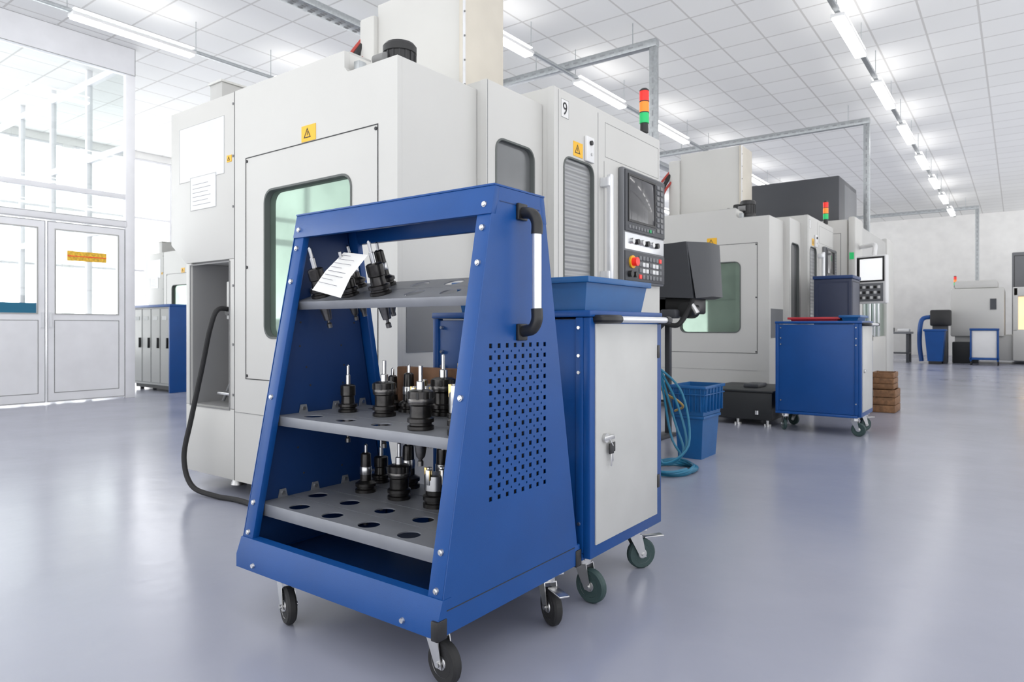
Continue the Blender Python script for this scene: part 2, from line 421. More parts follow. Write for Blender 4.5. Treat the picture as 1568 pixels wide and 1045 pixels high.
    b.box(-2.2368, -2.214, 3.45, 3.83, 1.06, 2.06, BELL, 0)
    b.plate(rr(3.456, 3.824, 1.076, 2.044, .073), [rr(3.467, 3.813, 1.087, 2.033, .062)], 'x', -2.213, -2.188, GASK)
    b.flat('x', -2.192, 1, 3.875, 3.88, .1, 2.40, SEAMG, .001); b.flat('x', -2.192, 1, 3.40, 3.404, .1, 2.42, SEAMG, .001)
    b.outline('x', -2.192, 1, 3.97, 4.80, 2.13, 2.36, SEAMG, .003, .001)
    b.flat('x', -2.192, 1, 3.955, 3.96, .1, 2.1, SEAMG, .001)
    b.box(-2.15, -2.11, 3.91, 3.945, 1.30, 2.0, ALU, .012)
    for z in (1.34, 1.95): b.box(-2.192, -2.12, 3.90, 3.955, z-.03, z+.03, ALU, .006)
    warn(b, 'x', -2.192, 1, 3.57, 3.68, 2.06, 2.15)
    b.box(-2.192, -2.172, 3.70, 3.80, 2.05, 2.21, WPL, .008); b.cyl((-2.172, 3.75, 2.17), (-2.160, 3.75, 2.17), .015, BLACK)
    b.cyl((-2.172, 3.76, 2.1), (-2.165, 3.76, 2.1), .01, STEEL)
    b.box(-2.192, -2.150, 4.15, 4.815, 1.31, 2.10, MGREY, .012)
    b.box(-2.152, -2.140, 4.165, 4.80, 1.665, 2.085, DGREY, .006)
    b.box(-2.142, -2.136, 4.215, 4.62, 1.745, 2.045, SCREENOFF, .002)
    b.outline('x', -2.140, 1, 4.20, 4.635, 1.73, 2.06, BLACK, .014, .006)
    for i in range(2):
        for j in range(9): b.box(-2.142, -2.134, 4.66+.06*i, 4.70+.06*i, 1.70+.04*j, 1.728+.04*j, MGREY if (i+j) % 3 else SEAMG, .002)
    for j in range(9): b.box(-2.142, -2.134, 4.21+.046*j, 4.24+.046*j, 1.685, 1.708, MGREY if j != 7 else GREENB, .002)
    b.box(-2.152, -2.146, 4.17, 4.795, 1.54, 1.655, ALU, .002)
    for j in range(6): b.cyl((-2.148, 4.25+.08*j, 1.60), (-2.12, 4.25+.08*j, 1.60), .020, BLACK if j % 2 else STEEL, seg=14)
    b.box(-2.152, -2.142, 4.165, 4.80, 1.325, 1.53, DGREY, .004)
    b.cyl((-2.142, 4.26, 1.455), (-2.130, 4.26, 1.455), .045, YEL); b.cyl((-2.130, 4.26, 1.455), (-2.095, 4.26, 1.455), .030, RED)
    for i in range(7):
        for j in range(4): b.box(-2.143, -2.136, 4.37+.055*i, 4.41+.055*i, 1.345+.044*j, 1.375+.044*j, (RED if (i+j) % 9 == 0 else WPL if (i*j) % 3 else MGREY), .002)
    b.cyl((-2.142, 4.22, 1.37), (-2.115, 4.22, 1.37), .022, BLACK); b.cyl((-2.142, 4.30, 1.37), (-2.120, 4.30, 1.37), .02, BLACK)
    # roof motor
    b.box(-2.87, -2.60, 2.50, 2.72, 2.26, 2.34, MGREY, .01)
    b.lathe([(.08, 0), (.092, .01), (.092, .04), (.086, .045), (.086, .15), (.092, .155), (.092, .19), (.08, .205), (.03, .21)], BLACK, T((-2.70, 2.6, 2.335)), 20)
    for k in range(16): b.box(.084, .090, -.004, .004, .05, .15, SEAM, 0, T((-2.70, 2.6, 2.335)) @ R(22.5*k, 'Z'))
    b.box(-2.87, -2.78, 2.55, 2.66, 2.38, 2.51, BLACK, .02)
    b.cyl((-2.78, 2.5, 2.44), (-2.70, 2.50, 2.44), .03, SEAMG)
    b.tube([(-2.84, 2.6, 2.42), (-2.94, 2.58, 2.46), (-3.04, 2.65, 2.38)], .014, RUB)
    b.box(-2.70, -2.66, 2.28, 2.33, 2.286, 2.35, GALV, .003)
    b.box(-2.95, -2.75, F+.05, F+.2, 2.398, 2.42, WHITE2, .004)
    b.box(-4.45, -4.30, 2.5, 2.85, 2.39, 2.66, WHITE2, .006); b.box(-4.46, -4.29, 2.49, 2.86, 2.66, 2.675, WHITE, .003)
    # column
    b.box(-3.98, -3.13, 3.60, 4.04, 2.2, 3.50, WHITE, .004)
    b.box(-3.129, -3.10, 3.58, 4.05, 2.2, 3.5, BEIGE, .003)
    b.box(-4.15, -3.982, 3.56, 3.9, 2.2, 3.42, WHITE, .02)
    b.flat('x', -3.10, 1, 3.585, 3.61, 2.25, 3.5, ALU, .004)
    for i in range(5): b.cyl((-3.095, 3.60, 2.7+i*.17), (-3.09, 3.60, 2.7+i*.17), .007, SEAMG, seg=8)
    b.tube([(-4.25, 3.5, 2.35), (-4.27, 3.5, 2.7), (-4.22, 3.5, 3.0), (-4.12, 3.6, 3.25)], .03, RUB)
    b.tube([(-4.30, 3.55, 2.35), (-4.32, 3.5, 2.75), (-4.27, 3.5, 3.05), (-4.12, 3.6, 3.3)], .018, HOSER)
    b.tube([(-4.21, 3.46, 2.35), (-4.23, 3.45, 2.7), (-4.18, 3.47, 2.95), (-4.1, 3.6, 3.15)], .018, HOSER)
    signal(b, -2.27, 4.72, 2.427)
    b.tube([(-2.6, 4.72, 2.42), (-2.55, 4.8, 2.5), (-2.4, 4.86, 2.45), (-2.35, 4.87, 2.2), (-2.35, 4.87, 1.6)], .02, RUB)
    b.tube([(-2.7, 4.72, 2.42), (-2.6, 4.82, 2.52), (-2.45, 4.9, 2.48), (-2.4, 4.9, 2.2), (-2.4, 4.9, 1.6)], .015, HOSER)
    b.flat('x', -2.192, 1, 3.43, 3.515, 2.265, 2.375, PAPER, .002)
    b.outline('x', -2.190, 1, 3.43, 3.515, 2.265, 2.375, SEAMG, .002, .0008)
    ob = b.finish()
    if number:
        c = bpy.data.curves.new('number_text', 'FONT'); c.body = number; c.size = .11; c.align_x = 'CENTER'
        t = bpy.data.objects.new('number_text', c); sc.collection.objects.link(t); c.materials.append(SEAM)
        t.parent = ob
        wpos = Vector((-2.1885+dx, 3.472+dy, 2.283)); t.location = wpos-ob.location
        t.rotation_euler = (math.pi/2, 0, math.pi/2)
    return ob
machine(0, 0, '9')
machine(.065, 5.733)
machine(-9.0, 4.0)

b = B('power_cable')
b.tube([(-3.84, 2.32, 1.10), (-3.84, 2.21, 1.11), (-3.86, 2.17, 1.0), (-3.93, 2.16, .77), (-4.0, 2.13, .456), (-4.03, 2.10, .22), (-3.94, 2.10, .06), (-3.75, 2.14, .018), (-3.52, 2.17, .016), (-3.0, 2.12, .016), (-2.6, 2.15, .016)], .015, RUB)
b.finish()

# ------------------------------------------------------------------ casters
def caster(b, x, y, ztop, r, yaw, tyre, brake=False, flip=1):
    M0 = b.M.copy(); b.M = M0 @ T((x, y, 0)) @ R(yaw, 'Z')
    off = .035
    b.box(-.045, .045, -.04, .04, ztop-.006, ztop, STEEL, .001)
    b.cyl((0, 0, ztop-.03), (0, 0, ztop-.006), .030, STEEL)
    for s in (-1, 1):
        xx = s*.022
        b.plate([(-.028, ztop-.03), (.028, ztop-.03), (off+.014, r-.012), (off-.014, r-.012)], [], 'x', xx-.0015, xx+.0015, STEEL)
    b.box(-.0235, .0235, -.028, .028, ztop-.034, ztop-.028, STEEL, .001)
    Mw = T((0, off, r)) @ R(90, 'Y')
    b.lathe([(r*.62, -.014), (r*.9, -.015), (r, -.008), (r, .008), (r*.9, .015), (r*.62, .014)], tyre, Mw, 28)
    b.lathe([(.012, -.018), (r*.3, -.016), (r*.35, -.008), (r*.58, -.008), (r*.64, -.0145), (r*.64, .0145), (r*.58, .008), (r*.35, .008), (r*.3, .016), (.012, .018)], STEEL, Mw, 28)
    for k in range(5): b.box(r*.32, r*.60, -.003, .003, -.0105, .0105, MGREY, 0, Mw @ R(72*k, 'Z'))
    b.cyl((-.03, off, r), (.03, off, r), .008, STEEL, seg=12)
    if brake:
        b.box(-.018, .018, off+.01, off+.10, ztop-.045, ztop-.039, STEEL, .002)
        b.box(-.018, .018, -.10, -.03, ztop-.035, ztop-.03, STEEL, .002)
    b.M = M0

# ------------------------------------------------------------------ tool holders
def holder(b, M, kind=0, s=1.0, tip=None):
    tip = tip or STEEL
    S = M @ Matrix.Scale(s, 4)
    if kind == 0:
        b.lathe([(.009, -.115), (.009, -.10), (.005, -.096), (.005, -.088), (.014, -.085), (.025, -.004)], OXID2, S)
        b.lathe([(.025, -.004), (.034, 0), (.036, .002), (.036, .010), (.030, .013), (.030, .018), (.036, .021), (.036, .031), (.026, .034), (.024, .06), (.028, .064), (.028, .10), (.022, .104), (.012, .106)], OXID, S)
        b.lathe([(.009, .104), (.009, .14), (.006, .142), (.006, .175), (.001, .18)], tip, S, 12)
    elif kind == 1:
        b.lathe([(.009, -.115), (.009, -.10), (.005, -.096), (.014, -.085), (.028, -.004)], OXID2, S)
        b.lathe([(.028, -.004), (.040, 0), (.042, .002), (.042, .012), (.035, .015), (.035, .021), (.042, .024), (.042, .036), (.034, .04), (.034, .075), (.040, .08), (.040, .12), (.030, .125), (.010, .127)], OXID, S)
        b.lathe([(.0405, .085), (.0415, .087), (.0415, .096), (.0405, .098)], OXID2, S)
        for k in range(6): b.box(.036, .0435, -.004, .004, .098, .118, SEAM, 0, S @ R(60*k, 'Z'))
        b.lathe([(.014, .126), (.014, .15), (.007, .153), (.007, .20), (.001, .203)], tip, S, 12)
    elif kind == 2:
        b.lathe([(.009, -.115), (.009, -.10), (.014, -.085), (.026, -.004)], OXID2, S)
        b.lathe([(.026, -.004), (.036, 0), (.036, .010), (.030, .013), (.030, .018), (.036, .021), (.036, .031), (.020, .04), (.017, .13), (.010, .135)], OXID, S)
        b.lathe([(.0195, .06), (.0205, .062), (.0205, .085), (.0195, .087)], STEEL, S, 16)
        b.lathe([(.006, .13), (.006, .16), (.001, .165)], tip, S, 10)
    else:
        b.lathe([(.009, -.115), (.009, -.10), (.014, -.085), (.026, -.004)], OXID2, S)
        b.lathe([(.026, -.004), (.038, 0), (.038, .012), (.032, .014), (.032, .02), (.038, .022), (.038, .034), (.030, .038), (.030, .05)], OXID, S)
        b.lathe([(.030, .05), (.034, .052), (.034, .095), (.029, .10), (.012, .10)], STEEL, S)
        for k in range(4):
            b.box(.020, .036, -.008, .008, .07, .115, STEEL, .001, S @ R(90*k, 'Z'))
            b.box(.028, .0375, .008, .011, .085, .115, BRASS, .0005, S @ R(90*k, 'Z'))

# ------------------------------------------------------------------ tool trolley
XA, XB = -2.185, -1.235
def fy(z): return 1.33+(z-.17)*.1952
def ry(z): return 2.05-(z-.17)*.1784
b = B('tool_holder_trolley')
zt = 1.42
gy0, gy1, gz0, gz1 = 1.535, 1.853, .482, .962
def ticks(a, n, p, L, S):
    out = []
    for i in range(n):
        c = a+i*p; out.append((c-L/2, c+L/2, 1))
        if i < n-1: out.append((c+p/2-S/2, c+p/2+S/2, 2))
    return out
def perf(x0, x1, m):
    ys = ticks(gy0+.018, 8, .0403, .0145, .0065); zs = ticks(gz0+.016, 14, .0345, .0135, .0065)
    def cells(t, lo, hi):
        o = []; c = lo
        for a, e, k in t:
            o.append((c, a, 0)); o.append((a, e, k)); c = e
        o.append((c, hi, 0)); return o
    t = bmesh.new()
    for (a, e, k) in cells(ys, gy0, gy1):
        for (c, f, l) in cells(zs, gz0, gz1):
            if k and k == l: continue
            v = [t.verts.new((x1, p, q)) for p, q in ((a, c), (e, c), (e, f), (a, f))]; t.faces.new(v)
    bmesh.ops.remove_doubles(t, verts=t.verts[:], dist=.0001)
    r = bmesh.ops.extrude_face_region(t, geom=t.faces[:])
    for v in r['geom']:
        if isinstance(v, bmesh.types.BMVert): v.co.x = x0
    bmesh.ops.recalc_face_normals(t, faces=t.faces[:]); b.add(t, m)
trap = [(fy(.17), .17), (ry(.17), .17), (ry(zt), zt), (fy(zt), zt)]
b.plate(trap, [[(gy0, gz0), (gy1, gz0), (gy1, gz1), (gy0, gz1)]], 'x', XB-.003, XB, BLUE)
perf(XB-.003, XB, BLUE)
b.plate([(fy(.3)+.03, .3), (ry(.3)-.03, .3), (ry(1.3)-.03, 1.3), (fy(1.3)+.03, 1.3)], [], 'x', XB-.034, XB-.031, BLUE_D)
b.plate([(gy0-.03, gz0-.03), (gy1+.02, gz0-.03), (gy1-.01, gz1+.03), (gy0-.03, gz1+.03)], [], 'x', XB-.0305, XB-.0295, SEAM)  # dark sheet added behind the perforation, paints the shade in the holes
b.plate(trap, [], 'x', XA, XA+.003, BLUE)
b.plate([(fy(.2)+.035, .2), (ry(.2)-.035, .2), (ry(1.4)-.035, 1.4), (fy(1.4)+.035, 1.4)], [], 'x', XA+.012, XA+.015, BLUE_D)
for x0, x1 in ((XA+.0035, XA+.058), (XB-.058, XB-.0035)):
    b.plate([(fy(.17)+.0005, .175), (fy(.17)+.028, .175), (fy(zt)+.028, zt-.006), (fy(zt)+.0005, zt-.006)], [], 'x', x0, x1, BLUE, bev=.003)
    b.plate([(ry(.17)-.028, .175), (ry(.17)-.0005, .175), (ry(zt)-.0005, zt-.006), (ry(zt)-.028, zt-.006)], [], 'x', x0, x1, BLUE, bev=.003)
b.plate([(fy(1.335)-.004, 1.335), (fy(1.335)+.02, 1.335), (fy(zt)+.02, zt-.02), (fy(zt)+.02, zt+.001), (fy(zt)-.003, zt+.001)], [], 'x', XA-.001, XB+.001, BLUE, bev=.003)
b.plate([(ry(1.335)+.004, 1.335), (ry(1.335)-.02, 1.335), (ry(zt)-.02, zt-.02), (ry(zt)-.02, zt+.001), (ry(zt)+.003, zt+.001)], [], 'x', XA-.001, XB+.001, BLUE, bev=.003)
b.box(XA-.002, XB+.002, fy(zt)-.005, ry(zt)+.005, zt+.0005, zt+.007, BLUE, .002)
b.box(XB+.0005, XB+.0015, fy(1.38)+.03, ry(1.38)-.03, 1.376, 1.3785, BLUE_D, 0)
b.plate([(1.325, .168), (1.325, .212), (fy(.265)-.004, .268), (fy(.265)+.03, .268), (fy(.265)+.03, .262), (1.36, .25), (1.36, .168)], [], 'x', XA-.002, XB+.002, BLUE)
b.plate([(2.055, .168), (2.055, .24), (2.02, .24), (2.02, .168)], [], 'x', XA-.001, XB+.001, BLUE, bev=.003)
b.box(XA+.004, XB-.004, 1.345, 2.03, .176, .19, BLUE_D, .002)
b.box(XB-.001, XB+.0012, 1.362, 2.02, .234, .2365, SEAM, 0)
b.box(XB-.02, XB+.005, 1.320, 1.36, .164, .218, BLACK, .003)
b.box(XB-.02, XB+.005, 2.025, 2.060, .164, .222, BLACK, .003)
def bolt(x, z):
    y = fy(z)-(.003 if z > 1.33 else 0)
    b.cyl((x, y+.002, z), (x, y-.005, z), .010, STEEL, .0085, 14); b.cyl((x, y-.005, z), (x, y-.008, z), .0075, STEEL, .005, 12)
for z in (1.365, 1.295, 1.19, .80, .385, .285, .205): bolt(XB-.029, z)
for z in (1.365, 1.295, 1.17, .75, .385, .285): bolt(XA+.029, z)
for x in (XB-.13, XA+.10): b.cyl((x, 1.327, .19), (x, 1.318, .19), .009, STEEL, .007, 14)
for z in (.33, .45, .55, .62, .78, .85, .93, 1.02, 1.22, 1.28):
    for y in (1.6, 1.8):
        yy = y+random.uniform(-.04, .04); b.cyl((XA+.015, yy, z), (XA+.0165, yy, z), .004, SEAM, seg=8)
xs0, xs1 = XA+.018, XB-.038
HB = .036
def strip(y0, y1, z, xs, yc, M=None, lip=.0, r=HB):
    hs = [circ(x, yc, r) for x in xs if xs0+.04 < x < xs1-.04]
    b.plate([(xs0, y0), (xs1, y0), (xs1, y1), (xs0, y1)], hs, 'z', z-.004, z, SHELF, M)
    if lip: b.box(xs0, xs1, y0-.001, y0+.004, z-lip, z+.0005, SHELF, .001, M)
    b.plate([(y1-.045, z), (y1-.005, z), (y1-.012, z+.03), (y1-.038, z+.03)], [], 'x', xs0, xs0+.003, SHELF, M)
    b.cyl((xs0, y1-.025, z+.016), (xs0+.008, y1-.025, z+.016), .007, STEEL, seg=10, M=M)
ra = [-2.0+.178*i for i in range(5)]; rb = [-2.085+.18*i for i in range(5)]; rc = [-1.985+.18*i for i in range(5)]
strip(1.40, 1.522, .378, ra, 1.450, lip=.042); strip(1.527, 1.665, .378, rb, 1.592); strip(1.670, 1.81, .378, rc, 1.735); strip(1.815, 1.95, .378, rb, 1.88)
ma = [-2.04+.178*i for i in range(5)]
strip(1.462, 1.612, .68, ma, 1.54, lip=.034); strip(1.617, 1.765, .68, [-2.04, -1.84, -1.66, -1.48, -1.33], 1.695); strip(1.77, 1.90, .68, ma, 1.84)
Mu = T((0, 1.545, 1.095)) @ R(18, 'X')
ua = [-2.08, -1.92, -1.76, -1.60, -1.44, -1.31]; ub = [-2.02, -1.86, -1.69, -1.53, -1.37]
strip(0, .125, 0, ua, .065, Mu, .030); strip(.13, .25, 0, ub, .19, Mu)
for x, k, s, tp in ((-1.985, 2, 1.1, None), (-1.805, 1, 1.0, None), (-1.625, 3, 1.15, None), (-1.445, 1, 1.1, BRASS), (-1.30, 2, 1.2, None)): holder(b, T((x, 1.735, .378)), k, s, tp)
for x, k, s in ((-2.06, 0, 1), (-1.905, 2, 1.25), (-1.725, 2, 1.3), (-1.545, 0, 1.2), (-1.365, 1, 1.2)): holder(b, T((x, 1.88, .378)), k, s)
holder(b, T((-1.365, 1.592, .378)), 0, 1.1)
for x, k, s, tp in ((-2.04, 0, 1.0, None), (-1.84, 1, 1.0, None), (-1.66, 3, 1, None), (-1.48, 0, 1.15, BRASS), (-1.33, 2, 1.2, None)): holder(b, T((x, 1.695, .68)), k, s, tp)
for x, k, s in ((-1.506, 1, 1.0), (-1.328, 3, 1.3)): holder(b, T((x, 1.54, .68)), k, s)
for x, k, s in ((-1.95, 2, 1), (-1.862, 2, 1.1), (-1.75, 3, 1.1), (-1.684, 1, 1.1), (-1.595, 0, 1), (-1.506, 2, 1.2), (-1.42, 3, 1.2), (-1.328, 1, 1.2)): holder(b, T((x, 1.84, .68)), k, s)
b.box(-1.99, -1.70, 1.90, 1.94, .67, .845, CARD, .004)
for x, y, k, s in ((-2.08, .065, 0, 1.05), (-1.76, .065, 0, 1.05), (-1.92, .065, 1, .8), (-2.02, .19, 2, 1.0), (-1.86, .19, 2, 1.0)):
    holder(b, Mu @ T((x, y, 0)), k, s)
t = bmesh.new(); vs = [t.verts.new(p) for p in ((-1.924, 1.58, 1.268), (-1.774, 1.56, 1.248), (-1.785, 1.495, 1.17), (-1.791, 1.458, 1.098), (-1.982, 1.488, 1.132), (-1.955, 1.525, 1.20))]
t.faces.new((vs[0], vs[1], vs[2], vs[5])); t.faces.new((vs[5], vs[2], vs[3], vs[4])); b.add(t, PAPER)
for i in range(8):
    f = .1+.1*i
    A = Vector((-1.924, 1.579, 1.268)).lerp(Vector((-1.982, 1.486, 1.132)), f); C = Vector((-1.774, 1.559, 1.248)).lerp(Vector((-1.791, 1.456, 1.098)), f)
    D = A.lerp(C, .1); E = A.lerp(C, .75 if i % 3 else .5)
    b.cyl(D+Vector((0, -.009, .004)), E+Vector((0, -.009, .004)), .0008, INK, seg=5)
hx = XB; hyc = 1.70
for z, s in ((1.355, -1), (.988, 1)):
    b.box(hx, hx+.012, hyc-.024, hyc+.024, z-.024 if s < 0 else z-.028, z+.028 if s < 0 else z+.024, BLACK, .006)
    b.tube([(hx+.005, hyc, z), (hx+.045, hyc, z+s*.008), (hx+.062, hyc, z+s*.035), (hx+.062, hyc, z+s*.07)], .018, BLACK, 12)
b.cyl((hx+.062, hyc, 1.04), (hx+.062, hyc, 1.31), .0145, ALU)
caster(b, -2.01, 1.40, .17, .062, 250, RUB); caster(b, -1.325, 1.42, .17, .062, -98, RUB)
caster(b, -1.29, 1.93, .17, .062, 239, RUB, True); caster(b, -2.06, 1.93, .17, .062, 60, RUB)
b.finish()

# ------------------------------------------------------------------ blue cabinets on wheels
def cabinet(dx, dy, variant=0):
    b = B('workshop_tool_cabinet'); b.M = T((dx, dy, 0))
    x0, x1, y0, y1, z0, z1 = -1.966, -1.21, 2.085, 2.68, .175, 1.05
    b.box(x0+.003, x1-.032, y0+.003, y1-.003, z0+.022, z1-.02, BLUE, .004)
    b.box(x1-.030, x1, y0, y1, z0+.004, z1-.013, BLUE, .004)
    b.box(x1-.001, x1+.006, y0+.032, y1-.052, z0+.049, z1-.036, DOORW, .003)
    for yy in (y0-.003,):
        b.box(x0, x0+.03, yy, y0+.03, z0+.021, z1-.013, BLUE, .004)
        b.box(x1-.06, x1-.029, yy, y0+.02, z0+.021, z1-.013, BLUE, .004)
    b.box(x0-.004, x1+.004, y0-.006, y1+.004, z1-.012, z1+.012, BLUE, .005)
    b.box(x0, x1-.031, y0-.004, y1-.001, z0-.005, z0+.02, BLUE, .004)
    for z in (1.0, .90, .84, .3):
        for xx in (x0+.05, x1-.045): b.cyl((xx, y0+.002, z), (xx, y0-.008, z), .008, STEEL, .006, 12)
    for z in (.90, .36): b.box(x1-.002, x1+.009, y1-.056, y1-.030, z-.027, z+.027, BLACK, .004)
    lz = .60; ly = y0+.09
    b.cyl((x1+.004, ly, lz), (x1+.018, ly, lz), .017, STEEL); b.box(x1+.014, x1+.022, ly-.02, ly+.055, lz-.008, lz+.008, STEEL, .004)
    if variant == 0:
        K = x1+.006
        b.cyl((K+.012, ly+.02, lz-.005), (K+.02, ly+.03, lz-.03), .002, STEEL, seg=8)
        b.box(K+.012, K+.018, ly+.012, ly+.042, lz-.06, lz-.022, BLACK, .006)
        b.box(K+.014, K+.017, ly+.022, ly+.03, lz-.105, lz-.058, STEEL, .001)
        b.box(K+.010, K+.014, ly+.035, ly+.06, lz-.055, lz-.02, BLACK, .006, None)
        b.box(K+.011, K+.0135, ly+.040, ly+.047, lz-.09, lz-.05, STEEL, .001)
    hz = 1.03
    for yy in (y0+.035, y1-.02):
        b.tube([(x1, yy, hz), (x1+.035, yy, hz), (x1+.055, yy+(.03 if yy < y0+.2 else -.03), hz), (x1+.055, yy+(.08 if yy < y0+.2 else -.06), hz)], .016, BLACK, 10)
    b.cyl((x1+.055, y0+.11, hz), (x1+.055, y1-.07, hz), .012, ALU)
    tm = RUBG
    caster(b, x0+.07, y0+.08, z0-.004, .06, 30, tm); caster(b, x1-.07, y0+.07, z0-.004, .062, 265, tm)
    caster(b, x1-.07, y1-.12, z0-.004, .062, -35, tm, True); caster(b, x0+.07, y1-.08, z0-.004, .06, 70, tm)
    return b.finish()
cabinet(0, 0); cabinet(.07, 4.75, 1)

def crate(x0, x1, y0, y1, z0, z1, m, name='plastic_storage_crate', ribs=True):
    b = B(name); i = .02; w = .005
    b.quadprism([(x0+i, y0+i, z0), (x1-i, y0+i, z0), (x1-i, y1-i, z0), (x0+i, y1-i, z0), (x0+i, y0+i, z0+.006), (x1-i, y0+i, z0+.006), (x1-i, y1-i, z0+.006), (x0+i, y1-i, z0+.006)], m)
    C0 = [(x0+i, y0+i), (x1-i, y0+i), (x1-i, y1-i), (x0+i, y1-i)]; C1 = [(x0, y0), (x1, y0), (x1, y1), (x0, y1)]
    cx, cy = (x0+x1)/2, (y0+y1)/2
    def inn(p): return (p[0]+math.copysign(w, cx-p[0]), p[1]+math.copysign(w, cy-p[1]))
    for k in range(4):
        a, c = C0[k], C0[(k+1) % 4]; A, C = C1[k], C1[(k+1) % 4]
        b.quadprism([(*a, z0), (*c, z0), (*inn(c), z0), (*inn(a), z0), (*A, z1), (*C, z1), (*inn(C), z1), (*inn(A), z1)], m)
    r = .012
    for (a0, a1, b0, b1) in ((x0-r, x1+r, y0-r, y0+w), (x0-r, x1+r, y1-w, y1+r), (x0-r, x0+w, y0, y1), (x1-w, x1+r, y0, y1)):
        b.box(a0, a1, b0, b1, z1-.022, z1, m, .003)
        if ribs: b.box(a0+.004, a1-.004, b0+.004, b1-.002, z1-.07, z1-.062, m, .001)
    if ribs:
        n = 5
        for k in range(n+1):
            xx = x0+.03+(x1-x0-.06)*k/n; b.box(xx-.003, xx+.003, y0-.006, y0+i, z0+.03, z1-.02, m, .001)
            yy = y0+.03+(y1-y0-.06)*k/n; b.box(x1-i, x1+.006, yy-.003, yy+.003, z0+.03, z1-.02, m, .001)
    return b.finish()
crate(-1.86, -1.235, 2.105, 2.60, 1.0625, 1.185, BLUEP, ribs=False)
crate(-2.125, -1.90, 4.95, 5.29, 0, .33, BLUEP, ribs=False)
crate(-2.15, -1.875, 4.92, 5.32, .332, .56, BLUEP)
crate(-1.80, -1.35, 6.95, 7.35, 1.0625, 1.10, REDP, 'parts_tray', False)
crate(-1.33, -1.17, 6.9, 7.3, 1.0625, 1.115, BLUEP, 'parts_tray', False)

b = B('air_hose_coil')
pts = []
for i in range(60):
    a = i*.42; r = .19+.02*math.sin(i*.9)
    pts.append((-1.93+r*math.cos(a)*.75, 4.45+r*math.sin(a)*1.15, .012+.010*int(a/6.28)+.004*math.sin(i*1.3)))
b.tube(pts, .010, HOSE, 8, 3)
for k in range(4):
    z = .22+.1*k
    b.tube([(-2.18, 4.62+.02*k, 1.0-.1*k), (-2.12, 4.66, .70), (-2.04+.03*k, 4.68, z), (-1.93+.02*k, 4.60, .08+.03*k), (-2.0, 4.45, .05), (-2.08, 4.5, .25), (-2.12, 4.66, z+.22)], .009, HOSE, 8, 6)
b.tube([(-2.15, 4.72, .56), (-2.08, 4.72, .50), (-2.0, 4.70, .47), (-1.97, 4.74, .42), (-2.05, 4.78, .38)], .009, HOSEY, 8, 6)
b.finish()

# ------------------------------------------------------------------ chip conveyor of first machine
b = B('chip_conveyor')
b.quadprism([(-2.74, 5.55, 1.28), (-2.22, 5.55, 1.25), (-2.22, 6.0, 1.25), (-2.74, 6.0, 1.28), (-2.74, 5.55, 1.72), (-2.28, 5.55, 1.74), (-2.28, 6.0, 1.74), (-2.74, 6.0, 1.72)], DGREY)
b.quadprism([(-2.2, 5.57, 1.25), (-2.12, 5.75, 1.27), (-2.12, 6.0, 1.27), (-2.2, 6.0, 1.25), (-2.28, 5.57, 1.74), (-2.15, 5.75, 1.74), (-2.15, 6.0, 1.74), (-2.28, 6.0, 1.74)], DGREY)
b.box(-2.72, -2.25, 5.62, 5.95, 1.12, 1.27, BLACK, .02)
b.cyl((-2.3, 5.58, 1.15), (-2.3, 5.75, 1.15), .07, BLACK); b.cyl((-2.25, 5.6, 1.2), (-2.2, 5.6, 1.12), .025, STEEL)
b.box(-2.5, -2.35, 5.5, 5.62, 1.08, 1.16, DGREY, .02); b.box(-2.66, -2.56, 5.52, 5.62, 1.02, 1.22, BLACK, .02)
b.tube([(-2.6, 5.6, 1.25), (-2.5, 5.53, 1.08), (-2.35, 5.52, 1.02), (-2.27, 5.58, 1.15), (-2.24, 5.6, 1.25)], .022, RUB)
b.quadprism([(-3.6, 5.62, .18), (-2.5, 5.62, 1.15), (-2.5, 5.95, 1.15), (-3.6, 5.95, .18), (-3.6, 5.62, .5), (-2.5, 5.62, 1.5), (-2.5, 5.95, 1.5), (-3.6, 5.95, .5)], DGREY)
b.box(-4.2, -3.5, 5.58, 5.98, .02, .5, DGREY, .01)
for y in (5.66, 5.9):
    b.box(-2.62, -2.57, y-.025, y+.025, 0, 1.2, DGREY, .004)
b.box(-2.66, -2.53, 5.6, 5.96, 0, .03, DGREY, .004)
b.finish()

b = B('coolant_tank')
b.box(-2.70, -1.98, 7.02, 7.95, .06, .34, TANK, .012)
b.box(-2.71, -1.97, 7.01, 7.96, .34, .36, TANK, .005)
b.box(-2.36, -2.2, 7.3, 7.6, .36, .40, DGREY, .01)
for x in (-2.6, -2.34, -2.04):
    for y in (7.08, 7.9):
        b.cyl((x, y, 0), (x, y, .02), .035, STEEL); b.cyl((x, y, .02), (x, y, .07), .012, STEEL)
b.cyl((-2.12, 6.99, .12), (-2.12, 6.99, .16), .02, STEEL)
b.finish()

b = B('storage_cabinet')
b.box(-1.98, -1.56, 8.75, 9.25, .05, 1.58, NAVY, .01); b.box(-1.99, -1.55, 8.74, 9.26, 1.58, 1.62, BLUE_D, .005)
b.box(-1.96, -1.58, 8.78, 9.22, 0, .05, BLACK, 0)
b.outline('x', -1.56, 1, 8.78, 9.22, .1, 1.55, SEAM, .006); b.outline('y', 8.75, -1, -1.95, -1.59, .1, 1.55, NAVY, .02)
b.box(-1.56, -1.54, 8.82, 8.84, .9, 1.05, STEEL, .003)
b.finish()

